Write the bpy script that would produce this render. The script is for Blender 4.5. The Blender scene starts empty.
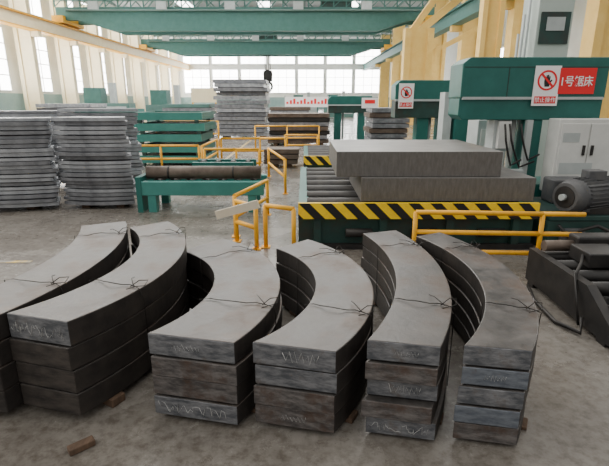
import bpy, bmesh, math, random
from mathutils import Vector, Matrix
random.seed(7)
S=bpy.context.scene; COL=S.collection
PI=math.pi
FPX=460.0; TH=math.radians(16.1); H=1.65
CT,ST=math.cos(TH),math.sin(TH)
def ray(u,v):
    x=(u-304.5)/FPX; y=-(v-233)/FPX
    return x, CT+ST*y, -ST+CT*y
def G(u,v,z=0.0):          # point at height z seen at (u,v)
    x,y,w=ray(u,v); t=(z-H)/w
    return Vector((x*t,y*t,z))
def F(u,v,Y):              # point at depth Y seen at (u,v)
    x,y,w=ray(u,v); t=Y/y
    return Vector((x*t,Y,H+w*t))
# ---------------------------------------------------------------- camera
cd=bpy.data.cameras.new('camera'); cam=bpy.data.objects.new('camera',cd); COL.objects.link(cam)
cd.sensor_width=36; cd.sensor_fit='HORIZONTAL'; cd.lens=FPX/609*36; cd.clip_end=400
cam.location=(0,0,H); cam.rotation_euler=(PI/2-TH,0,0); S.camera=cam
# ---------------------------------------------------------------- materials
def M(name,c,rough=.5,metal=0.0,c2=None,scale=4,lo=.4,hi=.62,bump=0.0,emit=0,stretch=None,rvar=0,rust=None,rl=.48):
    m=bpy.data.materials.new(name); m.use_nodes=True; nt=m.node_tree; b=nt.nodes['Principled BSDF']
    b.inputs['Base Color'].default_value=(*c,1); b.inputs['Roughness'].default_value=rough; b.inputs['Metallic'].default_value=metal
    if emit:
        b.inputs['Emission Color'].default_value=(*c,1); b.inputs['Emission Strength'].default_value=emit
    if c2 or bump or rvar:
        tc=nt.nodes.new('ShaderNodeTexCoord'); n=nt.nodes.new('ShaderNodeTexNoise')
        n.inputs['Scale'].default_value=scale; n.inputs['Detail'].default_value=8; n.inputs['Roughness'].default_value=.65
        src=tc.outputs['Object']
        if stretch:
            mp=nt.nodes.new('ShaderNodeMapping'); mp.inputs['Scale'].default_value=stretch
            nt.links.new(src,mp.inputs[0]); src=mp.outputs[0]
        nt.links.new(src,n.inputs['Vector'])
        if c2:
            r=nt.nodes.new('ShaderNodeValToRGB'); r.color_ramp.elements[0].position=lo; r.color_ramp.elements[1].position=hi
            r.color_ramp.elements[0].color=(*c,1); r.color_ramp.elements[1].color=(*c2,1)
            nt.links.new(n.outputs['Fac'],r.inputs[0]); out=r.outputs[0]
            if rust:
                n2=nt.nodes.new('ShaderNodeTexNoise'); n2.inputs['Scale'].default_value=scale*.55; n2.inputs['Detail'].default_value=10; n2.inputs['Roughness'].default_value=.7
                nt.links.new(tc.outputs['Object'],n2.inputs['Vector'])
                r2=nt.nodes.new('ShaderNodeMapRange'); r2.inputs[1].default_value=rl; r2.inputs[2].default_value=rl+.14; r2.inputs[4].default_value=.8
                nt.links.new(n2.outputs['Fac'],r2.inputs[0])
                mx=nt.nodes.new('ShaderNodeMix'); mx.data_type='RGBA'; mx.inputs[7].default_value=(*rust,1)
                nt.links.new(r2.outputs[0],mx.inputs[0]); nt.links.new(out,mx.inputs[6]); out=mx.outputs[2]
            nt.links.new(out,b.inputs['Base Color'])
        if rvar:
            mr=nt.nodes.new('ShaderNodeMapRange'); mr.inputs[3].default_value=rough-rvar; mr.inputs[4].default_value=rough+rvar
            mr.inputs[1].default_value=.3; mr.inputs[2].default_value=.7
            nt.links.new(n.outputs['Fac'],mr.inputs[0]); nt.links.new(mr.outputs[0],b.inputs['Roughness'])
        if bump:
            bp=nt.nodes.new('ShaderNodeBump'); bp.inputs['Strength'].default_value=bump; bp.inputs['Distance'].default_value=.01
            nt.links.new(n.outputs['Fac'],bp.inputs['Height']); nt.links.new(bp.outputs[0],b.inputs['Normal'])
    return m
m_scale=M('mill_scale_steel',(.036,.034,.033),.42,.3,(.120,.110,.104),5,.32,.66,.5,rvar=.14,rust=(.082,.054,.038))
m_side=M('plate_side_shaded',(.014,.012,.012),.55,.3,(.044,.037,.032),6,.35,.7,.3)  # darker steel for the side faces, their shade put into the colour
m_end=M('sawn_end_grey',(.085,.092,.105),.45,.35,(.23,.235,.25),12,.38,.62,.5,stretch=(1,1,3),rust=(.12,.09,.07),rl=.58)
m_endb=M('sawn_end_rusty',(.060,.055,.055),.55,.25,(.18,.165,.16),11,.38,.62,.5,stretch=(1,1,3),rust=(.085,.052,.037),rl=.48)
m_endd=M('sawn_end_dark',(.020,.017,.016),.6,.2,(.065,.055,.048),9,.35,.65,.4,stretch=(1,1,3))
m_endbl=M('sawn_end_blue',(.085,.10,.13),.45,.35,(.21,.235,.27),10,.35,.65,.4,stretch=(1,1,3),rust=(.11,.08,.065),rl=.56)
m_chalkglitter=M('chalk_glitter_white',(.58,.58,.57),.9)  # white for scribbles and for film glitter painted on one stack end
m_wire=M('dark_wire',(.025,.022,.02),.6,.5)
m_wood=M('dunnage_wood',(.06,.035,.022),.8,0,(.13,.08,.05),8,.3,.7,.3,stretch=(6,1,1))
m_pale=M('pale_steel',(.22,.235,.26),.45,.4,(.47,.49,.52),5,.35,.7,.2)
m_pale2=M('pale_steel_dusty',(.12,.125,.14),.5,.35,(.29,.30,.32),5,.35,.7,.2)
m_slab=M('slab_face_shaded',(.115,.11,.105),.55,.3,(.165,.158,.15),16,.35,.65,.35,stretch=(2,1,.5))  # sides coloured darker than the top, painting in their shade
m_slabtop=M('slab_top_lit',(.18,.175,.17),.42,.35,(.26,.25,.242),3,.35,.65,.2)  # paler copy for upward faces, painting in the light they catch
m_green=M('teal_machine_paint',(.008,.100,.085),.45,0,(.017,.14,.12),3,.3,.7)
m_greend=M('dark_green_paint',(.008,.038,.033),.55,0,(.02,.065,.055),4,.3,.7,rust=(.03,.03,.025))
m_greenl=M('light_teal_paint',(.03,.19,.165),.5,0,(.055,.25,.22),3,.3,.7)
m_crane=M('hazed_crane_green',(.040,.135,.115),.6,0,(.06,.17,.15),2,.3,.7)  # green partly paled by colour to stand for haze
m_truss=M('truss_grey_green',(.12,.20,.18),.6,0,(.16,.24,.22),2,.3,.7)
m_bgreen=M('hazed_background_green',(.06,.15,.135),.6,0,(.10,.19,.17),2,.3,.7)  # green paled by colour to imitate distance haze, no worn paint
m_yel=M('safety_yellow',(.85,.42,.01),.5,0,(.58,.28,.015),9,.5,.75)
m_yel2=M('stripe_yellow',(.98,.66,.005),.5,0,(.80,.50,.01),9,.5,.75)
m_blk=M('stripe_black',(.010,.010,.011),.5)
m_cream=M('cream_column',(.74,.48,.12),.6,0,(.82,.58,.19),2,.3,.7)
m_creaml=M('sun_paled_column',(.76,.66,.42),.6,0,(.84,.75,.52),2,.3,.7)  # lighter cream, sun on the left columns is put into the colour
m_white=M('machine_white',(.55,.56,.54),.5,0,(.68,.69,.67),3,.3,.7)
m_grey=M('guard_grey',(.38,.42,.42),.5,.1,(.48,.52,.52),4,.3,.7)
m_palegg=M('pale_grey_green',(.42,.50,.46),.5,0,(.50,.57,.53),3,.3,.7)
m_dk=M('dark_metal',(.018,.018,.019),.5,.4,(.045,.041,.038),6,.35,.7,.2)
m_motor=M('motor_grey',(.065,.069,.077),.55,.2,(.125,.125,.125),6,.35,.7)
m_brown=M('rusty_brown',(.075,.052,.04),.55,.2,(.16,.125,.10),5,.35,.7,.3)
m_red=M('sign_red',(.78,.015,.02),.5)
m_signw=M('sign_white',(.90,.90,.90),.5)
m_wall=M('wall_cladding',(.74,.75,.71),.7,0,(.82,.83,.79),1,.3,.7)
m_wallg=M('wall_lower_teal',(.22,.34,.33),.7,0,(.29,.41,.40),1,.3,.7)
m_roof=M('roof_sheet',(.28,.31,.31),.7,0,(.36,.39,.39),1,.3,.7)
m_sky=M('daylit_glass',(1.0,.99,.97),.3,0,emit=13)
m_skyl=M('skylight_glass',(1.0,.99,.97),.3,0,emit=8)
m_mull=M('mullion',(.75,.77,.76),.6)
m_board=M('pale_board',(.62,.55,.42),.7,0,(.70,.63,.50),5,.3,.7)
def floor_mat():
    m=bpy.data.materials.new('worn_painted_concrete'); m.use_nodes=True; nt=m.node_tree; b=nt.nodes['Principled BSDF']; L=nt.links
    tc=nt.nodes.new('ShaderNodeTexCoord')
    n1=nt.nodes.new('ShaderNodeTexNoise'); n1.inputs['Scale'].default_value=.8; n1.inputs['Detail'].default_value=12; n1.inputs['Roughness'].default_value=.75
    n2=nt.nodes.new('ShaderNodeTexNoise'); n2.inputs['Scale'].default_value=16; n2.inputs['Detail'].default_value=8; n2.inputs['Roughness'].default_value=.7
    for n in (n1,n2): L.new(tc.outputs['Object'],n.inputs['Vector'])
    r1=nt.nodes.new('ShaderNodeValToRGB'); e=r1.color_ramp.elements; e[0].position=.36; e[0].color=(.135,.120,.104,1); e[1].position=.62; e[1].color=(.25,.233,.21,1)
    r2=nt.nodes.new('ShaderNodeValToRGB'); e=r2.color_ramp.elements; e[0].position=.36; e[0].color=(.52,.48,.44,1); e[1].position=.56; e[1].color=(1,1,1,1)
    L.new(n1.outputs['Fac'],r1.inputs[0]); L.new(n2.outputs['Fac'],r2.inputs[0])
    mx=nt.nodes.new('ShaderNodeMix'); mx.data_type='RGBA'; mx.blend_type='MULTIPLY'; mx.inputs[0].default_value=.8
    L.new(r1.outputs[0],mx.inputs[6]); L.new(r2.outputs[0],mx.inputs[7]); L.new(mx.outputs[2],b.inputs['Base Color'])
    mr=nt.nodes.new('ShaderNodeMapRange'); mr.inputs[1].default_value=.3; mr.inputs[2].default_value=.7; mr.inputs[3].default_value=.17; mr.inputs[4].default_value=.36
    L.new(n1.outputs['Fac'],mr.inputs[0]); L.new(mr.outputs[0],b.inputs['Roughness'])
    bp=nt.nodes.new('ShaderNodeBump'); bp.inputs['Strength'].default_value=.08; bp.inputs['Distance'].default_value=.01
    L.new(n2.outputs['Fac'],bp.inputs['Height']); L.new(bp.outputs[0],b.inputs['Normal'])
    return m
m_floor=floor_mat()
# ---------------------------------------------------------------- builders
ORG={}
def things(o,label=None,cat=None,group=None,kind=None):
    if label:o['label']=label
    if cat:o['category']=cat
    if group:o['group']=group
    if kind:o['kind']=kind
    return o
def thing(name,loc,label,cat,group=None):
    o=bpy.data.objects.new(name,None); COL.objects.link(o); o.location=loc; o.empty_display_size=.1
    ORG[o.name]=Vector(loc); return things(o,label,cat,group)
class MB:
    def __init__(s): s.bm=bmesh.new(); s.mi=0
    def _f(s,vs,smooth=False):
        try: f=s.bm.faces.new(vs)
        except ValueError: return
        f.material_index=s.mi; f.smooth=smooth
    def box(s,x0,x1,y0,y1,z0,z1,mat=None):
        P=[Vector((x,y,z)) for z in (z0,z1) for y in (y0,y1) for x in (x0,x1)]
        if mat is not None: P=[mat@p for p in P]
        v=[s.bm.verts.new(p) for p in P]
        for q in ((0,2,3,1),(4,5,7,6),(0,1,5,4),(2,6,7,3),(0,4,6,2),(1,3,7,5)): s._f([v[i] for i in q])
        return s
    def bar(s,p0,p1,w,h):       # rectangular bar between two points
        p0=Vector(p0);p1=Vector(p1);d=(p1-p0);L=d.length;d.normalize()
        up=Vector((0,0,1)) if abs(d.z)<.95 else Vector((0,1,0))
        a=d.cross(up).normalized(); b=a.cross(d)
        mt=Matrix((( a.x,d.x,b.x,p0.x),(a.y,d.y,b.y,p0.y),(a.z,d.z,b.z,p0.z),(0,0,0,1)))
        return s.box(-w/2,w/2,0,L,-h/2,h/2,mt)
    def cyl(s,p0,p1,r,seg=16,r2=None):
        p0=Vector(p0);p1=Vector(p1);d=(p1-p0).normalized(); r2=r if r2 is None else r2
        up=Vector((0,0,1)) if abs(d.z)<.9 else Vector((1,0,0))
        a=d.cross(up).normalized(); b=a.cross(d)
        A=[];B=[]
        for i in range(seg):
            t=2*PI*i/seg; o=a*math.cos(t)+b*math.sin(t)
            A.append(s.bm.verts.new(p0+o*r)); B.append(s.bm.verts.new(p1+o*r2))
        for i in range(seg):
            j=(i+1)%seg; s._f([A[i],A[j],B[j],B[i]],True)
        s._f(A[::-1]); s._f(B); return s
    def tube(s,pts,r,seg=6):
        pts=[Vector(p) for p in pts]
        rings=[]
        for i,p in enumerate(pts):
            d=(pts[min(i+1,len(pts)-1)]-pts[max(i-1,0)]).normalized()
            up=Vector((0,0,1)) if abs(d.z)<.85 else Vector((1,.2,0)).normalized()
            a=d.cross(up).normalized(); b=a.cross(d)
            rings.append([s.bm.verts.new(p+(a*math.cos(2*PI*k/seg)+b*math.sin(2*PI*k/seg))*r) for k in range(seg)])
        for A,B in zip(rings,rings[1:]):
            for k in range(seg):
                j=(k+1)%seg; s._f([A[k],A[j],B[j],B[k]],True)
        s._f(rings[0][::-1]); s._f(rings[-1]); return s
    def prismY(s,pts,y0,y1):   # outline in XZ
        A=[s.bm.verts.new((x,y0,z)) for x,z in pts]; B=[s.bm.verts.new((x,y1,z)) for x,z in pts]
        s._f(A); s._f(B[::-1]); n=len(pts)
        for i in range(n):
            j=(i+1)%n; s._f([A[j],A[i],B[i],B[j]])
        return s
    def prismX(s,pts,x0,x1):   # outline in YZ
        A=[s.bm.verts.new((x0,y,z)) for y,z in pts]; B=[s.bm.verts.new((x1,y,z)) for y,z in pts]
        s._f(A); s._f(B[::-1]); n=len(pts)
        for i in range(n):
            j=(i+1)%n; s._f([A[j],A[i],B[i],B[j]])
        return s
    def build(s,name,mats,parent=None,origin=None,bevel=0,topmat=False):
        bmesh.ops.recalc_face_normals(s.bm,faces=s.bm.faces)
        if topmat:
            for f in s.bm.faces:
                if f.normal.z>.7: f.material_index=1
        if parent is not None: org=ORG[parent.name]
        elif origin is not None: org=Vector(origin)
        else:
            vs=[v.co for v in s.bm.verts]
            org=Vector(((min(v.x for v in vs)+max(v.x for v in vs))/2,(min(v.y for v in vs)+max(v.y for v in vs))/2,min(v.z for v in vs)))
        for v in s.bm.verts: v.co-=org
        me=bpy.data.meshes.new(name); s.bm.to_mesh(me); s.bm.free()
        for m in (mats if isinstance(mats,(list,tuple)) else [mats]): me.materials.append(m)
        o=bpy.data.objects.new(name,me); COL.objects.link(o); ORG[o.name]=org.copy()
        if parent is not None: o.parent=parent; 
        else: o.location=org
        if bevel:
            b=o.modifiers.new('bevel','BEVEL'); b.width=bevel; b.segments=2; b.limit_method='ANGLE'
        return o
def text_part(txt,size,x,y,z,mat,parent,name='lettering',wide=1.0,tall=1.0,bold=.0):
    cu=bpy.data.curves.new('t','FONT'); cu.body=txt; cu.size=size; cu.align_x='CENTER'; cu.align_y='CENTER'; cu.extrude=.002; cu.offset=size*bold; cu.resolution_u=6
    to=bpy.data.objects.new('t',cu); COL.objects.link(to)
    dg=bpy.context.evaluated_depsgraph_get(); me=bpy.data.meshes.new_from_object(to.evaluated_get(dg))
    bpy.data.objects.remove(to)
    xs=[v.co.x for v in me.vertices]; zs=[v.co.y for v in me.vertices]
    mx=(min(xs)+max(xs))/2; mz=(min(zs)+max(zs))/2
    for v in me.vertices:
        c=v.co.copy(); v.co=Vector(((c.x-mx)*wide+x,y-c.z,(c.y-mz)*tall+z))-ORG[parent.name]
    me.materials.clear(); me.materials.append(mat)
    o=bpy.data.objects.new(name,me); COL.objects.link(o); o.parent=parent; ORG[o.name]=ORG[parent.name]; return o
def pb(mb,u0,v0,u1,v1,Y,d):
    a=F(u0,(v0+v1)/2,Y); b=F(u1,(v0+v1)/2,Y); t=F(u0,v0,Y).z; o=F(u0,v1,Y).z
    return mb.box(a.x,b.x,Y,Y+d,o,t)
NUM=['','second','third','fourth','fifth','sixth','seventh','eighth','ninth','tenth','eleventh','twelfth','thirteenth','fourteenth','fifteenth','sixteenth','seventeenth','eighteenth','nineteenth','twentieth','twenty-first','twenty-second','twenty-third','twenty-fourth']
def ordn(k,n): return 'topmost' if k==n-1 else ('bottom' if k==0 else NUM[k]+' from bottom')
NTH=['nearest']+[x+' nearest' for x in NUM[1:]]

# ================================================================ setting
WL,WR,WF,RZ=-24.0,21.0,92.0,13.2
o=MB().box(-24,21,-8,WF,-.2,0).build('floor',m_floor,origin=(0,0,0)); things(o,'glossy worn grey painted concrete hall floor','floor',kind='structure')
def wall(name,lab,boxes,m=m_wall):
    mb=MB()
    for b in boxes: mb.box(*b)
    return things(mb.build(name,m),lab,'wall',kind='structure')
wall('wall_left','pale cladding side wall with tall bright windows on the left',[(WL-.3,WL,18,WF,2.2,RZ)])
wall('wall_far','pale far end wall of the hall with bright windows',[(WL,WR,WF,WF+.3,2.2,RZ)])
wall('wall_right','pale side wall behind the cream columns on the right',[(WR,WR+.3,12,WF,0,RZ)])
o=MB().box(WL-.3,WL+.05,18,WF,0,2.2).build('trim_1',m_wallg); things(o,'teal lower band of the left wall','wall band',kind='structure')
o=MB().box(WL,WR,WF-.05,WF+.3,0,2.2).build('trim_2',m_wallg); things(o,'teal lower band of the far wall','wall band',kind='structure')
o=MB().box(WL-.3,WR+.3,26,WF+.3,RZ,RZ+.2).build('ceiling',m_roof); things(o,'grey roof sheet with long skylight strips','ceiling',kind='structure')
wn=0
def window(box,axis,n,rows,lab):
    global wn; wn+=1
    x0,x1,y0,y1,z0,z1=box
    g=MB().box(*box).build('window_%d'%wn,m_sky); things(g,lab,'window',kind='structure')
    mb=MB()
    for i in range(n+1):
        if axis=='y':
            y=y0+(y1-y0)*i/n; mb.box(x0-.03,x1+.05,y-.04,y+.04,z0,z1)
        else:
            x=x0+(x1-x0)*i/n; mb.box(x-.04,x+.04,y0-.06,y1,z0,z1)
    for k in range(rows+1):
        z=z0+(z1-z0)*k/rows
        if axis=='y': mb.box(x0-.03,x1+.05,y0,y1,z-.04,z+.04)
        else: mb.box(x0,x1,y0-.06,y1,z-.04,z+.04)
    mb.build('window_frame',m_mull,g)
colY=[34.0+i*6.4 for i in range(9)]
for i in range(9):
    y0=colY[i]+1.0; y1=min(colY[i]+5.4,91.5)
    window((WL,WL+.04,y0,y1,2.4,7.2),'y',3,4,'bright lower side window just beyond the %s cream column of the left wall'%NTH[i])
    window((WL,WL+.04,y0,y1,8.9,11.8),'y',3,2,'bright upper side window above the crane rail beyond the %s left wall column'%NTH[i])
window((WL,WL+.04,27,33.0,2.4,7.2),'y',4,4,'bright lower side window in front of the nearest left wall column')
for i in range(7):
    x0=WL+1.2+i*5.4
    window((x0,x0+4.8,WF-.04,WF,3.0,7.2),'x',3,3,'bright lower window of the far wall, number %d from its left end'%(i+1))
    window((x0,x0+4.8,WF-.04,WF,8.2,10.8),'x',3,2,'bright upper window of the far wall, number %d from its left end'%(i+1))
for i in range(5):
    y0=22+i*9
    window((WR-.04,WR,y0,y0+6.5,3.5,7),'y',4,3,'bright window of the right side wall, %s to the camera'%NTH[i])
for i,x in enumerate((-15,-5,6)):
    o=MB().box(x-.8,x+.8,28,WF-2,RZ-.06,RZ-.01).build('window_%d'%(90+i),m_skyl); things(o,'long skylight strip in the roof, number %d from the left'%(i+1),'skylight',kind='structure')
# roof trusses
for i in range(9):
    y=30+i*7
    t=thing('roof_truss',(0,y,RZ-1.8),'grey green steel roof truss spanning the hall, %s to the camera'%NTH[i],'roof truss','roof trusses')
    MB().box(WL,WR,y-.15,y+.15,RZ-.35,RZ-.08).build('top_chord',m_truss,t)
    MB().box(WL,WR,y-.13,y+.13,RZ-1.85,RZ-1.6).build('bottom_chord',m_truss,t)
    mb=MB(); n=16; dx=(WR-WL)/n
    for k in range(n):
        a=WL+k*dx
        mb.bar((a,y,RZ-1.7),(a+dx/2,y,RZ-.2),.14,.14); mb.bar((a+dx/2,y,RZ-.2),(a+dx,y,RZ-1.7),.14,.14)
    mb.build('web_bracing',m_truss,t)
for i,x in enumerate((-20,-10,0,10)):
    o=MB().box(x-.1,x+.1,28,WF-1,RZ-2.02,RZ-1.87).build('roof_brace',m_truss); things(o,'long grey green brace under the roof trusses, number %d from the left'%(i+1),'roof brace','long roof braces')
# columns
def column(x,y,w,d,z1,lab,group,m=None):
    m=m or m_cream
    t=thing('building_column',(x,y,0),lab,'column',group)
    MB().box(x-w/2,x-w/2+w*.22,y-d/2,y+d/2,0,z1).build('flange',m,t)
    MB().box(x+w/2-w*.22,x+w/2,y-d/2,y+d/2,0,z1).build('flange',m,t)
    MB().box(x-w*.28,x+w*.28,y-d/2+.12,y+d/2-.12,0,z1).build('web_plate',m,t)
    MB().box(x-w*.6,x+w*.6,y-d*.7,y+d*.7,0,.12).build('base_plate',m,t)
    return t
for i,y in enumerate(colY):
    column(WL+1.2,y,1.35,.6,RZ-1.9,'pale cream steel column along the left wall, %s to the camera'%NTH[i],'left wall columns',m_creaml)
RX=12.5
RY=(20.5,28.5,37.5,46.5,56,66,76)
for i,y in enumerate(RY):
    column(RX,y,1.6 if i<2 else 1.45,.9,RZ if y<27 else RZ-1.9,'yellow cream steel column in the right hand row, %s to the camera'%NTH[i],'right row columns')
t=column(F(415,90,33).x,33,1.9,.7,6.2,'cream column behind the second saw head carrying slanted braces','inner columns')
p=F(415,90,33).x
mb=MB(); mb.bar((p,33,6.0),(RX-.6,33,9.5),.45,.45); mb.build('slanted_brace',m_cream,t)
mb=MB(); mb.bar((p-.5,33,6.0),(p+2.2,33,9.8),.4,.4); mb.build('slanted_brace',m_cream,t)
mb=MB(); mb.bar((p+.5,33,4.5),(RX-.6,33,6.4),.3,.3); mb.build('slanted_brace',m_cream,t)
t=column(F(484,90,22).x,22,.95,.5,6.6,'slim cream post rising behind the green saw mast','inner columns')
# crane runways
CZ=8.0
for nm,x,lab in (('crane_runway',WL+2.2,'long green and yellow crane runway beam along the left wall'),('crane_runway',RX-1.2,'long green crane runway beam along the right columns')):
    t=thing(nm,(x,18,CZ-.9),lab,'crane runway')
    MB().box(x-.12,x+.12,18,WF,CZ-.9,CZ).build('web_plate',m_creaml if x<0 else m_crane,t)
    MB().box(x-.4,x+.4,18,WF,CZ,CZ+.08).build('top_flange',m_yel if x<0 else m_crane,t)
    MB().box(x-.4,x+.4,18,WF,CZ-.98,CZ-.9).build('bottom_flange',m_yel if x<0 else m_crane,t)
    MB().box(x-.05,x+.05,18,WF,CZ+.08,CZ+.22).build('rail',m_dk,t)
    for y in (colY if x<0 else RY):
        xx=(WL+1.2) if x<0 else RX
        MB().box(min(x-.3,xx),max(x+.3,xx),y-.25,y+.25,CZ-1.4,CZ-.98).build('bracket',m_creaml if x<0 else m_cream,t)
def crane(y,lab,d=1.55,low=-.4,m=m_crane):
    t=thing('bridge_crane',(-6,y,CZ+.22),lab,'overhead crane')
    x0,x1=WL+2.0,RX-1.0
    for k,dy in enumerate((-1.2,1.2)):
        mb=MB(); mb.prismY([(x0,CZ+.5),(x0+2.0,CZ+.5),(x0+5,CZ+low),(x1-5,CZ+low),(x1-2.0,CZ+.5),(x1,CZ+.5),(x1,CZ+d),(x0,CZ+d)],y+dy-.3,y+dy+.3)
        mb.build('girder',m,t)
    MB().box(x0-.2,x0+.8,y-2,y+2,CZ+.22,CZ+.8).build('end_truck',m_yel,t)
    MB().box(x1-.8,x1+.2,y-2,y+2,CZ+.22,CZ+.8).build('end_truck',m_yel,t)
    mb=MB()
    n=30; w=(x1-x0)/n
    for k in range(n+1):
        x=x0+w*k; mb.box(x-.05,x+.05,y-1.6,y-1.52,CZ+d,CZ+d+1)
        if k<n: mb.bar((x,y-1.56,CZ+d),(x+w,y-1.56,CZ+d+1),.06,.06)
    mb.box(x0,x1,y-1.6,y-1.52,CZ+d+.95,CZ+d+1.05); mb.box(x0,x1,y-1.6,y-1.52,CZ+d+.45,CZ+d+.53)
    mb.build('walkway_railing',m,t)
    mb=MB(); mb.box(x0+1,x1-1,y-1.9,y-1.55,CZ+d-.35,CZ+d-.25); mb.build('walkway',m_truss,t)
    for k in range(5):
        x=x0+3+k*6; MB().box(x,x+.9,y-1.85,y-1.62,CZ+d-.25,CZ+d+.4).build('control_box',m_grey,t)
    return t
t=crane(46,'long dark teal bridge crane spanning the hall closest to the camera')
mb=MB(); mb.box(1.5,4.2,44.6,47.4,CZ+1.57,CZ+2.35); mb.build('trolley',m_greend,t)
t=crane(68,'dark teal bridge crane far down the hall with a hanging hook')
hx=F(268,80,68).x
MB().box(hx-1.4,hx+1.4,66.6,69.4,CZ+1.57,CZ+2.45).build('trolley',m_greend,t)
mb=MB()
for dx in (-.35,-.15,.15,.35): mb.cyl((hx+dx,68,5.0),(hx+dx,68,CZ+1.65),.06,6)
mb.build('hoist_rope',m_dk,t)
mb=MB(); mb.box(hx-.6,hx+.6,67.7,68.3,4.2,5.6); mb.cyl((hx,67.6,5.1),(hx,68.4,5.1),.65,16); mb.build('hook_block',m_dk,t)
MB().tube([(hx+.6*math.sin(a)*.9,68,3.5+.65*math.cos(a)) for a in [i*.3 for i in range(16)]],.17,8).build('hook',m_dk,t)
# added area lamps for fill and back-light
def area(loc,sx,sy,pw,rot=(0,0,0),col=(1,1,1)):
    l=bpy.data.lights.new('added_area_lamp','AREA'); l.shape='RECTANGLE'; l.size=sx; l.size_y=sy; l.energy=pw; l.color=col
    o=bpy.data.objects.new('added_area_lamp',l); COL.objects.link(o); o.location=loc; o.rotation_euler=rot; return o
area((-6,19,11.5),22,9,3700,(math.radians(-12),0,0),(1,.97,.91))
area((-14,8,9),8,14,1600,(0,math.radians(-50),0),(1,.95,.87))
area((-6,34,12.2),26,8,3000,(0,0,0),(1,.98,.93))

# floor lines
def line(pts,w,lab,m):
    mb=MB()
    for a,b in zip(pts,pts[1:]): mb.bar((a[0],a[1],.003),(b[0],b[1],.003),w,.004)
    return things(mb.build('floor_line',m),lab,'floor line',kind='structure')
m_linew=M('worn_line_yellow',(.22,.21,.19),.5,0,(.62,.42,.08),6,.42,.62)
line([(-7,G(0,262).y),(-2.9,G(0,262).y)],.06,'worn yellow line painted across the floor at the left',m_linew)
line([(-2.3,8.2),(-2.3,20)],.1,'worn yellow aisle line running down the hall',m_linew)

# ================================================================ curved plates
def circ(p,q,r):
    ax,ay,bx,by,cx,cy=p.x,p.y,q.x,q.y,r.x,r.y
    d=2*(ax*(by-cy)+bx*(cy-ay)+cx*(ay-by))
    ux=((ax*ax+ay*ay)*(by-cy)+(bx*bx+by*by)*(cy-ay)+(cx*cx+cy*cy)*(ay-by))/d
    uy=((ax*ax+ay*ay)*(cx-bx)+(bx*bx+by*by)*(ax-cx)+(cx*cx+cy*cy)*(bx-ax))/d
    return ux,uy,math.hypot(ax-ux,ay-uy)
def sector(cx,cy,ri,ro,ai,ao,a1,z0,z1,mats,name='curved_steel_plate',seg=30,bevel=.006):
    bm=bmesh.new(); mid=(ao+a1)/2; org=Vector((cx+(ri+ro)/2*math.cos(mid),cy+(ri+ro)/2*math.sin(mid),z0))
    R=[]
    for i in range(seg+1):
        f=i/seg; q=[]
        for r,z,a0 in ((ri,z0,ai),(ro,z0,ao),(ro,z1,ao),(ri,z1,ai)):
            a=a0+(a1-a0)*f; q.append(bm.verts.new(Vector((cx+r*math.cos(a),cy+r*math.sin(a),z))-org))
        R.append(q)
    for A,B in zip(R,R[1:]):
        for k in range(4):
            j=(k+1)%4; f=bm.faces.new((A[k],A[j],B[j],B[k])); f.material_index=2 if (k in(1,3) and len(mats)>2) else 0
    for q in (R[0],R[-1]):
        f=bm.faces.new(q); f.material_index=1
    bmesh.ops.recalc_face_normals(bm,faces=bm.faces)
    me=bpy.data.meshes.new(name); bm.to_mesh(me); bm.free()
    for m in mats: me.materials.append(m)
    o=bpy.data.objects.new(name,me); COL.objects.link(o); o.location=org; ORG[o.name]=org
    if bevel:
        b=o.modifiers.new('bevel','BEVEL'); b.width=bevel; b.segments=2; b.limit_method='ANGLE'
    return o
def chalk_glitter(parent,Pi,Po,z0,z1,style):
    rd=(Po-Pi); w=rd.length; rd.normalize(); n=Vector((rd.y,-rd.x,0))
    def P(s,h): return Pi+rd*(w*s)+Vector((0,0,z0+(z1-z0)*h))+n*.0008
    mb=MB(); pts=[]
    if style=='zig':
        k=random.randint(5,7); s0=random.uniform(.25,.4); s1=s0+random.uniform(.35,.45)
        for i in range(2*k+1): pts.append(P(s0+(s1-s0)*i/(2*k)+random.uniform(-.01,.01),.25+random.uniform(0,.1) if i%2 else .75+random.uniform(-.1,.1)))
        mb.tube(pts,.0014,5)
    elif style=='dense':     # one continuous scratchy scribble
        s=.05
        while s<.9:
            pts.append(P(s,random.uniform(.2,.75))); s+=random.uniform(-.01,.045)
        mb.tube(pts,.0010,4)
    else:
        s0=random.uniform(.2,.4)
        for q in range(7): pts+=[P(s0+q*.05,.35+random.uniform(-.05,.05)),P(s0+q*.05+.02,.6+random.uniform(-.08,.08))]
        mb.tube(pts,.0009,5)
    mb.build('chalk_glitter_mark',m_chalkglitter,parent)
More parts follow.
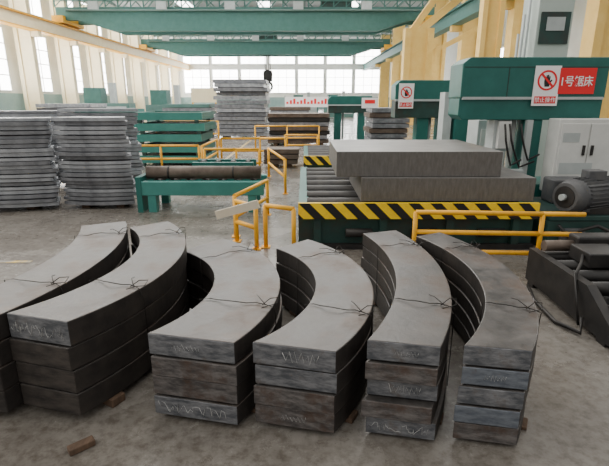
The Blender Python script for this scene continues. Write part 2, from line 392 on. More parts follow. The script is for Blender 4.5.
def stack(tag_,L,pix,ztop,n,base,styles,endm,group,wires=(.22,.78),w=None):
    P=[G(u,v,ztop) for u,v in pix]
    cx,cy,R=circ(*P); ao=math.atan2(P[0].y-cy,P[0].x-cx); a1=math.atan2(P[2].y-cy,P[2].x-cx)
    PL=G(L[0],L[1],ztop)
    if w is None: w=R-math.hypot(PL.x-cx,PL.y-cy)
    ai=math.atan2(PL.y-cy,PL.x-cx)
    th=(ztop-base)/n
    for k in range(n):
        top=k==n-1
        dr=0 if top else random.uniform(-.010,.010); da=0 if top else random.uniform(-.010,.010)
        z0=base+k*th; z1=z0+th-.008 if not top else ztop
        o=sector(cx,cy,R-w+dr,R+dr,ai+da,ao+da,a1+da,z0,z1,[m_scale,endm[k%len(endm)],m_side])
        things(o,'curved plate, %s in the %s'%(ordn(k,n),tag_),'steel plate',group)
        st=styles[k] if k<len(styles) else None
        if st:
            ri,ro=R-w+dr,R+dr
            chalk_glitter(o,Vector((cx+ri*math.cos(ai+da),cy+ri*math.sin(ai+da),0)),Vector((cx+ro*math.cos(ao+da),cy+ro*math.sin(ao+da),0)),z0-ORG[o.name].z*0,z1,st)
    a0=max(ao,ai)
    for q,f in enumerate((.10,.85)):
        a=a0+(a1-a0)*f; rd=Vector((math.cos(a),math.sin(a),0)); C=Vector((cx,cy,base/2))
        o=MB().bar(C+rd*(R-w-.01),C+rd*(R+.015),.09,base-.002).build('wooden_skid',m_wood,bevel=.004)
        things(o,'dark wooden skid under the %s end of the %s'%(('front','back')[q],tag_),'wooden block','skids under the plates')
    for q,f in enumerate(wires):
        a=a0+(a1-a0)*f; rd=Vector((math.cos(a),math.sin(a),0)); tg=Vector((-rd.y,rd.x,0)); C=Vector((cx,cy,0)); e=.015
        def Q(r,z,s=0): return C+rd*r+tg*s+Vector((0,0,z))
        pts=[Q(R-w-e,base+.02),Q(R-w-e,ztop-th,.01)]
        for i in range(9): pts.append(Q(R-w-e+(w+2*e)*i/8,ztop+.006+(.016 if i in(3,4) else .003)*(1 if 0<i<8 else 0),.02*math.sin(i*1.3+q)))
        pts+= [Q(R+e,ztop-th*.5,.01),Q(R+e,base+.02,.02)]
        mb=MB(); mb.tube(pts,.0028,5)
        mb.tube([Q(R-.06,ztop+.008),Q(R-.02,ztop+.04,.03),Q(R+.02,ztop+.035,.06),Q(R+.02,ztop+.015,.02),Q(R+.01,ztop+.03,-.03),Q(R-.05,ztop+.012,-.05)],.0026,5)
        mb.tube([Q(R-.04,ztop+.01,.0),Q(R-.1,ztop+.03,.06),Q(R-.13,ztop+.012,.12)],.0026,5)
        o=mb.build('tie_wire',m_wire); things(o,'tie wire over the %s of the %s'%(('front part','back part')[q],tag_),'wire','tie wires')
GA='foreground stacks of curved plates'
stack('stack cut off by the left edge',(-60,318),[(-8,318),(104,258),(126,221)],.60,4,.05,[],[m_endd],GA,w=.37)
stack('large stack with glittering front',(6,313),[(67,322),(176,262),(168,221)],.60,4,.05,[None,None,None,'dense'],[m_endd,m_endd,m_endd,m_end],GA)  # dense scribble on the top end paints in plastic film glitter
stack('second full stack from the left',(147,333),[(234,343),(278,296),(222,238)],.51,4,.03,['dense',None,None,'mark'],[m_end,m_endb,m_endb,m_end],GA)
stack('middle stack of four plates',(252,342),[(336,352),(374,298),(308,239)],.505,4,.03,['mark',None,None,'zig'],[m_endb,m_endb,m_end,m_end],GA)
stack('five plate stack right of middle',(367,340),[(441,347),(452,302),(396,230)],.545,5,.02,['dense',None,'zig',None,'mark'],[m_end,m_endb,m_end,m_endb,m_end],GA)
stack('rightmost five plate stack',(464,345),[(533,351),(536,305),(440,232)],.545,5,.02,[None,None,None,'mark',None],[m_endb,m_endbl,m_end,m_endbl,m_end],GA)
p=G(82,450); o=MB().bar((p.x-.05,p.y-.03,.018),(p.x+.04,p.y+.05,.018),.05,.034).build('wooden_block',m_wood,bevel=.005); things(o,'reddish brown wooden block lying on the floor in front of the left stack','wooden block')

# pale curved plate piles at left
def pile(tag_,cx,y,w,n,th,R,wd,z0,ph=0,m=(m_pale,m_pale2),jx=.05,jy=.07):
    half=math.asin(min(.95,w/2/R)); cy=y+R; dx=0;dy=0
    for k in range(n):
        dx=.5*dx+random.uniform(-jx,jx)*.5; dy=.6*dy+random.uniform(-jy,jy); jr=random.uniform(-.02,.02)
        o=sector(cx+dx,cy+dy,R-wd,R,-PI/2-half+ph+jr,-PI/2-half+ph+jr,-PI/2+half+ph+jr,z0+k*th,z0+(k+1)*th-random.uniform(.006,.022),[m[random.randint(0,1)],m[0],m[random.randint(0,1)]],seg=12,bevel=0)
        things(o,'pale curved plate, %s in the %s'%(ordn(k,n),tag_),'steel plate','pale curved plate piles')
    for q in (-1,1):
        x=cx+q*w*.25; o=MB().box(x-.06,x+.06,y+.18,y+.42,0,z0-.003).build('wooden_skid',m_wood); things(o,'skid under the %s side of the %s'%('left' if q<0 else 'right',tag_),'wooden block','skids under the pale piles')
pile('wide front pile at the left',-4.79,6.9,1.86,21,.064,2.3,.5,.07)
pile('front pile beside the roller table',-3.22,7.0,1.12,21,.064,1.5,.5,.07)
pile('pile cut off by the left edge',-6.65,7.2,1.6,20,.064,1.8,.5,.07)
pile('rear left pile',-5.6,8.8,1.9,20,.07,2.0,.5,.08)
pile('rear pile toward the green trays',-3.85,8.6,1.5,20,.072,1.7,.5,.08)

# ================================================================ roller table with brown bar
t=thing('roller_table',(-1.65,6.95,0),'low teal roller table carrying a long dark brown round bar','machine table')
MB().box(-2.48,-.62,6.85,7.0,.26,.47).build('side_beam',m_greenl,t,bevel=.01)
MB().box(-2.48,-.62,7.5,7.65,.26,.47).build('side_beam',m_greenl,t,bevel=.01)
for x in (-2.32,-.8):
    for y in (6.92,7.57): MB().box(x-.06,x+.06,y-.06,y+.06,0,.26).build('leg',m_greenl,t)
for i in range(7):
    x=-2.32+i*.25; MB().cyl((x,6.98,.42),(x,7.52,.42),.05,12).build('roller',m_dk,t)
MB().box(-2.54,-2.46,6.84,7.66,.0,.54).build('end_plate',m_green,t)
b=thing('steel_bar',(-1.6,7.15,.472),'long dark brown round steel bar lying on the teal roller table','steel bar')
MB().cyl((-2.50+.06,7.14,.572),(-.68,7.14,.572),.10,28).build('bar_body',m_brown,b)
for x in (-2.1,-1.1):
    mb=MB(); mb.cyl((x-.012,7.14,.572),(x+.012,7.14,.572),.103,28); mb.build('strap',m_dk,b)
t=thing('roller_table',(-1.6,9.2,0),'small dark teal roller table standing behind the brown bar','machine table')
MB().box(-2.2,-1.0,9.0,9.12,.3,.48).build('side_beam',m_green,t); MB().box(-2.2,-1.0,9.5,9.62,.3,.48).build('side_beam',m_green,t)
for x in (-2.1,-1.1):
    for y in (9.06,9.56): MB().box(x-.05,x+.05,y-.05,y+.05,0,.3).build('leg',m_green,t)
for i in range(4):
    x=-2.05+i*.3; MB().cyl((x,9.1,.44),(x,9.52,.44),.05,12).build('roller',m_dk,t)

# ================================================================ yellow railings
def railing(posts,h,lab,bars=2,r=.026,ext=(0,0),group='yellow safety railings',gap=.5):
    P=[Vector(p) for p in posts]
    t=thing('safety_railing',(P[0].x,P[0].y,0),lab,'railing',group)
    for p in P:
        MB().cyl((p.x,p.y,0),(p.x,p.y,h),r,10).build('post',m_yel,t)
        MB().box(p.x-.05,p.x+.05,p.y-.05,p.y+.05,0,.012).build('foot_plate',m_yel,t)
    for b in range(bars):
        z=h-b*h*gap
        Q=[Vector((p.x,p.y,z)) for p in P]
        if ext[0]: Q.insert(0,Q[0]+(Q[0]-Q[1]).normalized()*ext[0])
        if ext[1]: Q.append(Q[-1]+(Q[-1]-Q[-2]).normalized()*ext[1])
        mb=MB()
        for a,c in zip(Q,Q[1:]): mb.cyl(a,c,r,10)
        mb.build('rail_bar',m_yel,t)
    return t
railing([(1.12,4.5,0),(2.36,4.42,0)],.57,'yellow pipe railing just behind the rightmost curved plate stacks',3,.024,(0,.4),gap=.36)
railing([(-.82,5.35,0),(-.55,5.05,0)],.50,'short yellow railing holding the pale board left of the striped guard',2)
railing([(-.45,5.12,0),(-.12,4.94,0)],.50,'yellow railing ending at the left end of the striped guard',1)
railing([(-.86,5.55,0),(-.55,6.7,0)],.52,'yellow railing running away beside the teal roller table',2)
railing([(-4.3,11.0,0),(-3.4,11,0),(-2.5,11.0,0)],.62,'yellow railing in front of the stacked green trays',2)
railing([(-2.2,10.2,0),(-1.5,10.2,0),(-1.0,10.2,0)],.62,'yellow railing behind the roller tables, middle of the aisle',2)
railing([(-.8,10.3,0),(-.35,8.3,0)],.62,'yellow railing slanting toward the far striped guard',2)
railing([(-2.3,10.4,0),(-2.3,12.3,0)],.66,'yellow railing running away right of the green trays',2)
railing([(-2.25,12.6,0),(-1.2,12.6,0),(-.5,12.6,0)],.66,'yellow railing before the tall grey plate rack',2)
railing([(-.6,14.5,0),(.4,14.5,0)],.62,'yellow railing second farthest in the middle aisle',2)
railing([(-1.7,16.2,0),(-.6,16.2,0),(.5,16.2,0)],.8,'yellow railing in front of the dark far stack',2)
railing([(-5.2,17.5,0),(-4.2,17.5,0),(-3.2,17.5,0)],.9,'yellow railing behind the green trays',2)
o=MB().bar((-.98,4.98,.42),(-.50,4.88,.57),.04,.09).build('pale_board',m_board); things(o,'short pale board laid slanting across the low yellow railing','board')

# ================================================================ saw table with striped guard, slabs
def clipx(poly,xc,keep_less):
    out=[]
    for i2 in range(len(poly)):
        p,q=poly[i2],poly[(i2+1)%len(poly)]
        ip=(p[0]<=xc) if keep_less else (p[0]>=xc); iq=(q[0]<=xc) if keep_less else (q[0]>=xc)
        if ip: out.append(p)
        if ip!=iq:
            f=(xc-p[0])/(q[0]-p[0]); out.append((xc,p[1]+f*(q[1]-p[1])))
    return out
def striped(t,x0,x1,y,z0,z1,n,T=.05):
    g=MB().box(x0,x1,y,y+T,z0,z1).build('striped_guard',m_yel2,t)
    mb=MB(); w=(x1-x0)/n; s=(z1-z0)*1.0
    for i in range(-1,n+1):
        a=x0+i*w
        pts=[(a,z1),(a+w*.5,z1),(a+w*.5+s,z0),(a+s,z0)]
        pts=clipx(pts,x1,True)
        if len(pts)>2: pts=clipx(pts,x0,False)
        if len(pts)>2: mb.prismY(pts,y-.003,y+.001)
    mb.build('black_stripes',m_blk,g)
def saw_bed(x0,x1,y0,y1,n,lab):
    t=thing('saw_bed',((x0+x1)/2,(y0+y1)/2,0),lab,'machine bed','saw beds')
    striped(t,x0,x1,y0-.06,.37,.55,n)
    MB().box(x0,x1,y0+.04,y0+.12,0,.36).build('front_panel',m_greend,t)
    MB().box(x0,x0+.12,y0+.12,y1,0,.48).build('side_beam',m_green,t)
    MB().box(x1-.12,x1,y0+.12,y1,0,.48).build('side_beam',m_green,t)
    MB().box(x0+.12,x1-.12,y1-.1,y1,0,.4).build('rear_panel',m_greend,t)
    MB().box(x0,x1,y0-.03,y0+.04,.0,.06).build('base_rail',m_dk,t)
    for k in range(4):
        x=x0+(x1-x0)*(.08+.28*k); MB().box(x-.04,x+.04,y0-.02,y0+.04,.06,.36).build('panel_rib',m_greend,t)
    for k in range(3):
        x=x0+(x1-x0)*(.2+.28*k); MB().cyl((x,y0-.02,.2),(x+.3,y0-.02,.2),.05,12).build('drive_shaft',m_dk,t)
    n=int((y1-y0)/.42)
    for i in range(n):
        y=y0+.3+i*.42; MB().cyl((x0+.1,y,.47),(x1-.1,y,.47),.07,14).build('roller',m_dk,t)
    return t
saw_bed(-.07,2.62,5.06,8.4,11,'dark green roller bed with striped guard under the two grey slabs')
saw_bed(-.02,1.9,9.56,12.5,8,'green roller bed with smaller striped guard farther down the aisle')
def slab(x0,x1,y0,y1,z0,z1,lab):
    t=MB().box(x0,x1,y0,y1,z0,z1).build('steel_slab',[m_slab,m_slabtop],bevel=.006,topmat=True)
    things(t,lab,'steel slab','grey slabs on the saw bed')
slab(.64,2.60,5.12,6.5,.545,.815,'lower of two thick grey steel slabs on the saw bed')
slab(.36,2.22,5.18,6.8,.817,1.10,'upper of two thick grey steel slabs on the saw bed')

# ================================================================ band saws
def prohib(parent,x,y,z,w,h):
    MB().box(x-w/2,x+w/2,y-.012,y,z-h/2,z+h/2).build('sign_plate',m_signw,parent)
    yb=y-.016; mb=MB(); r=w*.38; cz=z+h*.14; n=28
    for i in range(n):
        a=2*PI*i/n; b=2*PI*(i+1)/n
        mb.prismY([(x+r*math.cos(a),cz+r*math.sin(a)),(x+r*math.cos(b),cz+r*math.sin(b)),(x+r*.82*math.cos(b),cz+r*.82*math.sin(b)),(x+r*.82*math.cos(a),cz+r*.82*math.sin(a))],yb,y-.012)
    k=.66*r; e=.07*r
    mb.prismY([(x-k-e,cz+k-e),(x-k+e,cz+k+e),(x+k+e,cz-k+e),(x+k-e,cz-k-e)],yb-.002,y-.012)
    mb.build('prohibition_ring',m_red,parent)
    o_=[(-.22,-.62),(.24,-.62),(.30,-.30),(.52,-.02),(.44,.08),(.26,-.06),(.27,.38),(.17,.40),(.14,.08),(.12,.54),(.01,.55),(0,.1),(-.03,.52),(-.14,.50),(-.14,.08),(-.20,.36),(-.30,.33),(-.30,-.2)]
    mb=MB(); mb.prismY([(x+px*r,cz+pz*r) for px,pz in o_],yb+.001,y-.012)
    mb.build('hand_symbol',m_blk,parent)
    MB().box(x-w*.42,x+w*.42,yb,y-.012,z-h*.44,z-h*.26).build('red_band',m_red,parent)
    text_part('禁止操作',h*.14,x,yb-.002,z-h*.35,m_signw,parent)
# saw 1
Y1=6.5
A=F(461,90,Y1); B=F(606,90,Y1); zt=F(0,57,Y1).z; zm=F(0,98,Y1).z; zb=F(0,120,Y1).z
t=thing('band_saw',((A.x+B.x)/2,Y1+.3,0),'large teal band saw with two signs on its head at the right','band saw','band saws')
head=MB(); head.prismY([(A.x,zm),(B.x,zm),(B.x,zt),(A.x+.10,zt),(A.x,zt-.08)],Y1,Y1+.55)
head.build('saw_head',m_green,t,bevel=.012)
gu=MB(); gu.prismY([(A.x,zm-.005),(B.x,zm-.005),(B.x,zb),(A.x+.06,zb),(A.x,zb+.06)],Y1+.03,Y1+.5); gu.build('lower_guard',m_green,t,bevel=.01)
MB().box(A.x+.03,B.x-.02,Y1-.006,Y1+.03,zm-.02,zm+.015).build('trim_strip',m_grey,t)
mb=MB(); mb.box(A.x+.02,B.x,Y1-.004,Y1,zt-.13,zt-.12); mb.build('panel_seam',m_greend,t)
mb=MB(); mb.box(A.x+.62,A.x+.63,Y1-.004,Y1,zm,zt-.13); mb.build('panel_seam',m_greend,t)
mb=MB(); mb.box(2.66,2.90,Y1+.1,Y1+.4,.95,zb); mb.build('blade_guide_arm',m_grey,t,bevel=.01)
mb=MB(); mb.box(2.70,2.86,Y1+.02,Y1+.1,1.0,zb-.02); mb.build('guide_plate',m_white,t)
mb=MB(); mb.box(3.05,3.30,Y1+.05,Y1+.5,.5,zb); mb.build('column',m_green,t,bevel=.01)
mb=MB(); mb.box(3.06,3.14,Y1-.02,Y1+.05,.5,zb); mb.build('slide_rail',m_grey,t)
MB().cyl((2.98,Y1+.25,.5),(2.98,Y1+.25,zb),.045,14).build('hydraulic_cylinder',m_white,t)
MB().box(2.68,4.3,Y1+.0,Y1+.7,0,.5).build('base',m_green,t,bevel=.01)
MB().box(2.70,3.05,Y1-.12,Y1+.0,.5,.72).build('valve_block',m_grey,t,bevel=.008)
for k,(xa,xb,zz) in enumerate(((2.8,3.2,.75),(2.95,3.25,.85),(2.72,3.0,.78))):
    pts=[(xa+(xb-xa)*i/8,Y1-.06-.02*k,zb-.05-(zb-.05-zz)*min(1,i/4)**.7 if i<5 else zz+(i-4)*.02) for i in range(9)]
    MB().tube(pts,.014,6).build('hose',m_dk,t)
s=thing('warning_sign',(0,0,0),'white prohibition sign with red ring on the large saw head','sign','prohibition signs')
a=F(546,86,Y1-.004)
s.location=(a.x,Y1-.004,a.z-.25); ORG[s.name]=Vector(s.location)
w_=(F(559,86,Y1)-F(533.5,86,Y1)).x; h_=F(0,66,Y1).z-F(0,106,Y1).z
prohib(s,a.x,Y1-.007,a.z,w_,h_)
a0=F(560,70,Y1); a1=F(596.5,70,Y1); z1=F(0,68,Y1).z; z0=F(0,94,Y1).z
s=thing('name_sign',((a0.x+a1.x)/2,Y1-.004,z0),'red rectangular sign reading 1号锯床 in white on the saw head','sign')
MB().box(a0.x,a1.x,Y1-.02,Y1-.007,z0,z1).build('sign_plate',m_red,s)
text_part('1号锯床',.145,(a0.x+a1.x)/2,Y1-.024,(z0+z1)/2,m_signw,s,wide=.88,tall=1.0,bold=.008)
# pale upright housing behind the large saw
a0=F(537,25,8.2); a1=F(572,25,8.2); zt2=F(0,-8,8.2).z
t=thing('upright_housing',((a0.x+a1.x)/2,8.5,0),'pale grey green upright housing rising behind the large saw head','machine housing')
MB().box(a0.x,a1.x,8.2,8.8,0,zt2).build('housing_body',m_palegg,t,bevel=.01)
zc=F(0,44,8.2).z; zd=F(0,12,8.2).z
MB().box(a0.x+.05,a1.x-.05,8.17,8.2,zc,zd).build('dark_panel',m_greend,t)
MB().box(a0.x+.14,a1.x-.14,8.155,8.17,zc+.2,zd-.08).build('inspection_window',m_grey,t)
for k in range(3): MB().cyl((a0.x-.06-.07*k,8.4,0),(a0.x-.06-.07*k,8.4,zt2-.3*k),.022,8).build('conduit',m_grey,t)
# saw 2
Y2=11.5
def small_saw(u0,u1,vt,vm,vb,Y,colu,lab):
    A=F(u0,vm,Y);B=F(u1,vm,Y);zt=F(0,vt,Y).z;zm=F(0,vm,Y).z;zb=F(0,vb,Y).z
    t=thing('band_saw',((A.x+B.x)/2,Y+.3,0),lab,'band saw','band saws')
    MB().prismY([(A.x,zm),(B.x,zm),(B.x,zt),(A.x+.12,zt),(A.x,zt-.12)],Y,Y+.6).build('saw_head',m_green,t,bevel=.015)
    MB().box(A.x+.02,B.x,Y+.03,Y+.55,zb,zm-.005).build('lower_guard',m_greend,t)
    MB().box(A.x,B.x,Y-.01,Y+.02,zm-.03,zm+.02).build('trim_strip',m_grey,t)
    for cu in colu:
        x=F(cu,vb,Y).x; MB().box(x-.14,x+.14,Y+.1,Y+.5,0,zb).build('column',m_green,t)
        x2=x+.22; MB().cyl((x2,Y+.3,.1),(x2,Y+.3,zb),.04,10).build('hydraulic_cylinder',m_grey,t)
    return t
small_saw(395,456,80,100,118,Y2,(424,446),'middle teal band saw behind the slabs with a small sign')
s=thing('warning_sign',(0,0,0),'small white prohibition sign on the middle teal saw head','sign','prohibition signs')
a=F(406,96,Y2); s.location=(a.x,Y2-.01,a.z-.3); ORG[s.name]=Vector(s.location)
prohib(s,a.x,Y2-.012,a.z,(F(414,96,Y2)-F(399,96,Y2)).x,F(0,84,Y2).z-F(0,109,Y2).z)
small_saw(328,372,96,105,113,19,(338,362),'small far teal band saw at the end of the aisle')
a=F(370,103,18.9)
s=thing('notice_board',(a.x,18.95,a.z-.2),'small white notice with dark red print on the far saw','sign')
MB().box(a.x-.32,a.x+.32,18.94,18.985,a.z-.2,a.z+.2).build('sign_plate',m_signw,s); MB().box(a.x-.2,a.x+.2,18.925,18.94,a.z-.02,a.z+.12).build('red_print',m_red,s)
# saw mast between
Y=9.3
t=thing('saw_mast',(F(460,100,Y).x,Y,0),'tall teal mast standing left behind the large saw','machine mast')
mb=MB(); pb(mb,455,62,472,175,Y,.45)
for v in mb.bm.verts:
    if v.co.z<1: v.co.z=0
mb.build('mast_body',m_green,t,bevel=.015)
a=F(447,120,Y); MB().box(a.x-.06,a.x+.1,Y+.05,Y+.4,0,F(0,92,Y).z).build('side_rail',m_grey,t)
a=F(481,130,Y); MB().box(a.x-.16,a.x+.2,Y-.1,Y+.4,0,F(0,122,Y).z).build('control_box',m_greend,t)
a=F(463,66,Y); MB().box(a.x-.12,a.x+.12,Y-.03,Y,a.z-.5,a.z-.1).build('cover_plate',m_grey,t)
t=thing('machine_guard',(2.97,7.7,0),'pale grey machine guard standing just left of the saw column','machine guard')
MB().box(2.8,3.15,7.6,8.1,0,F(0,120,7.6).z).build('guard_body',m_grey,t,bevel=.01); MB().box(2.85,3.1,7.58,7.6,.8,1.2).build('louvre_panel',m_white,t)
# white cabinet
Yc=6.15
a=F(556,150,Yc); b=F(640,150,Yc); zt=F(0,119,Yc).z
t=thing('electrical_cabinet',((a.x+b.x)/2,Yc+.15,0),'off-white machine cabinet below the large saw head at the right edge','cabinet')
MB().box(a.x,b.x,Yc,Yc+.3,.43,zt).build('body',m_white,t,bevel=.012)
MB().box(a.x+.05,b.x-.05,Yc+.03,Yc+.28,0,.43).build('plinth',m_greend,t)
m_=(a.x+b.x)/2-.15
d=MB().box(a.x+.03,m_-.01,Yc-.015,Yc,.62,zt-.06).build('door',m_white,t,bevel=.004); MB().box(m_-.07,m_-.04,Yc-.035,Yc-.015,.95,1.08).build('handle',m_dk,d)
d=MB().box(m_+.01,b.x-.03,Yc-.015,Yc,.62,zt-.06).build('door',m_white,t,bevel=.004); MB().box(m_+.04,m_+.07,Yc-.035,Yc-.015,.95,1.08).build('handle',m_dk,d)
MB().box(a.x+.06,a.x+.28,Yc-.018,Yc-.014,1.12,1.24).build('nameplate',m_grey,t)
MB().box(a.x+.06,a.x+.5,Yc-.018,Yc-.014,.7,.85).build('vent_grille',m_grey,t)
# machine base + motor
t=thing('motor_base',(3.3,5.2,0),'dark green machine base plate carrying the electric motor','machine base')
MB().box(2.72,4.3,4.95,6.05,0,.36).build('base_body',m_greend,t,bevel=.01)
MB().box(2.72,4.3,4.93,6.0,.365,.42).build('top_plate',m_greend,t,bevel=.008)
MB().box(2.85,3.1,4.88,4.95,.1,.28).build('junction_box',m_motor,t,bevel=.006)
MB().tube([(3.0,4.9,.25),(3.2,4.85,.33),(3.5,4.86,.2),(3.7,4.88,.32)],.02,8).build('hose',m_dk,t)
MB().tube([(2.8,4.9,.33),(3.0,4.84,.12),(3.3,4.85,.05),(3.6,4.86,.18)],.016,8).build('hose',m_dk,t)
MB().box(3.05,3.5,5.55,5.85,.42,.72).build('gear_housing',m_motor,t,bevel=.02)
m=thing('electric_motor',(3.17,5.2,.42),'dark grey finned electric motor lying on the green base at the right','motor')
p0=Vector((2.96,5.02,.625)); p1=Vector((3.54,5.27,.625)); d=(p1-p0).normalized()
MB().cyl(p0,p1,.175,28).build('motor_body',m_motor,m)
mb=MB(); side=Vector((-d.y,d.x,0))
for i in range(26):
    a=2*PI*i/26; o_=side*math.cos(a)+Vector((0,0,1))*math.sin(a)
    q0=p0+d*.08+o_*.175; q1=p1-d*.08+o_*.175
    mb.bar(q0+o_*.012,q1+o_*.012,.008,.03) if abs(math.cos(a))<.7 else mb.bar(q0+o_*.012,q1+o_*.012,.03,.008)
mb.build('cooling_fins',m_motor,m)
MB().cyl(p0-d*.1,p0+d*.02,.155,28,r2=.195).build('fan_cover',m_motor,m)
MB().cyl(p0-d*.108,p0-d*.10,.12,28).build('fan_grille',m_dk,m)
MB().cyl(p0-d*.16,p0-d*.10,.035,14).build('shaft',m_grey,m)
mb=MB(); c_=(p0+p1)/2; mb.box(c_.x-.1,c_.x+.1,c_.y-.08,c_.y+.08,.79,.90); mb.build('terminal_box',m_motor,m,bevel=.01)
mb=MB(); mb.box(c_.x-.2,c_.x+.2,c_.y-.15,c_.y+.15,.422,.50); mb.build('foot',m_dk,m)
# dark roller conveyor lower right
t=thing('chip_conveyor',(2.7,3.4,0),'dark oily roller conveyor with slanted side at the right picture edge','conveyor')
X0=2.08; X1=3.17
for xa,xb in ((X0,X0+.07),(X1-.07,X1)):
    mb=MB(); mb.prismX([(2.72,.03),(2.72,.10),(3.15,.34),(4.05,.34),(4.05,.04)],xa,xb); mb.build('side_plate',m_dk,t)
for i in range(5): MB().cyl((X0+.07,2.98+i*.245,(.20 if i==0 else .28)),(X1-.07,2.98+i*.245,(.20 if i==0 else .28)),.055,14).build('roller',m_dk,t)
MB().box(X0+.07,X1-.07,2.78,4.0,.04,.09).build('drip_tray',m_dk,t)
for x in (X0+.035,X1-.035):
    for y in (2.9,3.95): MB().box(x-.034,x+.034,y-.05,y+.05,0,.05).build('foot',m_dk,t)
MB().box(2.3,2.62,3.5,3.8,.34,.46).build('gear_box',m_dk,t,bevel=.01)
MB().box(2.40,2.9,3.85,4.02,.34,.50).build('bearing_housing',m_dk,t,bevel=.02)
MB().box(2.62,2.95,3.25,3.45,.33,.42).build('cover_plate',m_dk,t,bevel=.01)
MB().cyl((2.14,3.92,.40),(2.40,3.93,.40),.05,18).build('drive_drum',m_brown,t)
MB().tube([(2.3,3.6,.42),(2.2,3.45,.40),(2.08,3.3,.37),(2.05,3.2,.2),(2.04,3.1,.04)],.013,6).build('hose',m_dk,t)
MB().tube([(2.6,3.55,.46),(2.5,3.4,.42),(2.42,3.2,.36),(2.3,3.1,.30)],.015,6).build('hose',m_dk,t)
MB().tube([(2.05,3.1,.1),(2.0,3.0,.03),(1.92,3.2,.02),(1.95,3.6,.02),(2.04,3.9,.03)],.016,6).build('hose',m_dk,t)

# ================================================================ mid/back ground stock
def tray(x0,x1,y0,y1,z0,h,lab):
    t=thing('steel_tray',((x0+x1)/2,(y0+y1)/2,z0),lab,'steel tray','stacked green trays')
    MB().box(x0,x1,y0,y0+.1,z0+.08,z0+h).build('side_beam',m_greenl,t); MB().box(x0,x1,y1-.1,y1,z0+.08,z0+h).build('side_beam',m_green,t)
    MB().box(x0,x0+.1,y0+.1,y1-.1,z0+.08,z0+h).build('end_beam',m_green,t); MB().box(x1-.1,x1,y0+.1,y1-.1,z0+.08,z0+h).build('end_beam',m_green,t)
    for x in (x0+.1,x1-.2):
        for y in (y0,y1-.1): MB().box(x,x+.1,y,y+.1,z0,z0+.08).build('foot',m_greend,t)
    MB().box(x0+.1,x1-.1,y0+.1,y1-.1,z0+.1,z0+h-.03).build('load',m_brown if random.random()<.5 else m_pale2,t)
for k in range(5): tray(-4.35+.05*(k%2),-2.55-.05*(k%3),12.0,13.6,k*.272,.265,'green steel tray, %s of the tray stack left of the aisle'%ordn(k,5))
def flat_stack(x0,x1,y0,y1,z0,z1,n,mats,tag_,group,jit=.06):
    th=(z1-z0)/n
    for k in range(n):
        a,b,c_,d_=[random.uniform(-jit,jit) for _ in range(4)]
        o=MB().box(x0+a,x1+b,y0+c_,y1+d_,z0+k*th,z0+(k+1)*th-.025).build('steel_plate',mats[k%len(mats)])
        things(o,'flat plate, %s in the %s'%(ordn(k,n),tag_),'steel plate',group)
    for q in (0,1):
        x=x0+.2 if q==0 else x1-.3
        o=MB().box(x,x+.12,y0+.08,y1-.08,0,z0-.002).build('wooden_skid',m_wood); things(o,'skid under the %s side of the %s'%(('left','right')[q],tag_),'wooden block','skids under the flat stacks')
GF='flat plate stacks in the background'
flat_stack(-3.9,-1.7,21,23,.1,2.55,14,[m_pale,m_pale2,m_pale2],'tall pale stack beneath the crane hook',GF,.1)
flat_stack(-6.6,-4.4,22,24,.1,1.5,8,[m_pale2,m_bgreen],'stack left of the tall pale stack',GF)
flat_stack(-1.35,.9,17.5,19,.1,1.2,7,[m_brown,m_pale2,m_dk],'dark stack in the far middle aisle',GF)
flat_stack(2.0,3.1,14.2,15.6,.1,1.45,9,[m_pale2,m_brown,m_pale2],'stack between the far saw and the middle saw',GF)
flat_stack(-1.0,-.15,11.6,12.3,.1,.5,3,[m_brown,m_brown],'low brown stack beside the far striped guard',GF,.03)
flat_stack(-9.6,-7.4,20,22,.1,1.3,7,[m_greenl,m_pale2],'green and grey stack behind the pale piles',GF)
flat_stack(-13.5,-10.8,24,26,.1,1.5,7,[m_pale,m_pale2],'long pale stack far left behind the piles',GF)
flat_stack(-2.0,.3,27,29,.1,1.3,6,[m_bgreen,m_pale2,m_brown],'farthest low stack in front of the banner',GF)
b=thing('banner',(F(306,102,40).x,40,0),'long white banner with dark red print hanging far down the aisle','banner')
a0=F(285,102,40);a1=F(328,102,40);z1=F(0,97,40).z;z0=F(0,107,40).z
MB().box(a0.x,a1.x,40,40.05,z0,z1).build('banner_cloth',m_signw,b)
mb=MB(); n=12
for i in range(n):
    x=a0.x+.2+(a1.x-a0.x-.4)*i/(n-1); mb.box(x-.09,x+.09,39.98,40,z0+.25,z0+.32+.25*((i*7)%3)/2+.1)
mb.build('red_print',m_red,b)
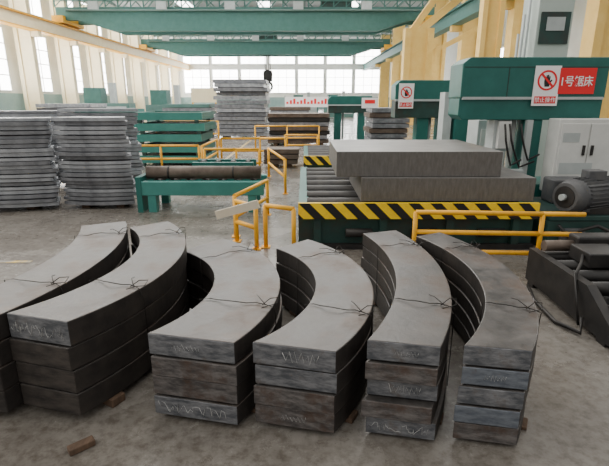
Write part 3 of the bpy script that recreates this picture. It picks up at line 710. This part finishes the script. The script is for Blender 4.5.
for x in (a0.x,a1.x): MB().box(x-.05,x+.05,40.05,40.12,0,z1+.1).build('post',m_grey,b)
def machine(x0,x1,y,z1,lab):
    t=thing('background_machine',((x0+x1)/2,y,0),lab,'machine','background machines')
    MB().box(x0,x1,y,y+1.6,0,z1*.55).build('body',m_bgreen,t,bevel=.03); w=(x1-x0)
    MB().box(x0+w*.1,x0+w*.45,y+.2,y+1.4,z1*.55,z1).build('head',m_crane,t,bevel=.03)
    MB().box(x0+w*.6,x0+w*.7,y+.4,y+1.0,z1*.55,z1*1.15).build('post',m_grey,t)
    MB().box(x0+w*.55,x0+w*.95,y-.02,y,z1*.15,z1*.45).build('panel',m_grey,t)
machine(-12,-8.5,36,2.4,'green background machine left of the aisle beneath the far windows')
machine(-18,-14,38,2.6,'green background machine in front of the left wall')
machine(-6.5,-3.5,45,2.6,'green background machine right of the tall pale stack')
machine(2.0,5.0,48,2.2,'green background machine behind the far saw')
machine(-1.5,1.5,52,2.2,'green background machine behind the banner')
t=thing('barrier_panel',(F(203,97,26).x,26,0),'yellow and white barrier panel behind the green trays','barrier')
a0=F(191,95,26);a1=F(216,95,26);z1=F(0,88,26).z
MB().box(a0.x,a1.x,26,26.06,z1-.75,z1).build('panel',m_creaml,t)
for x in (a0.x+.05,a1.x-.05): MB().box(x-.04,x+.04,26.06,26.14,0,z1).build('post',m_yel,t)
# ================================================================ world
w=bpy.data.worlds.new('world'); S.world=w; w.use_nodes=True; nt=w.node_tree; bg=nt.nodes['Background']
tc=nt.nodes.new('ShaderNodeTexCoord'); sp=nt.nodes.new('ShaderNodeSeparateXYZ'); r=nt.nodes.new('ShaderNodeValToRGB')
nt.links.new(tc.outputs['Generated'],sp.inputs[0]); nt.links.new(sp.outputs['Z'],r.inputs[0]); nt.links.new(r.outputs[0],bg.inputs['Color'])
e=r.color_ramp.elements; e[0].position=0.0; e[0].color=(.33,.315,.295,1); e[1].position=.7; e[1].color=(1,.975,.925,1)
bg.inputs['Strength'].default_value=1.25
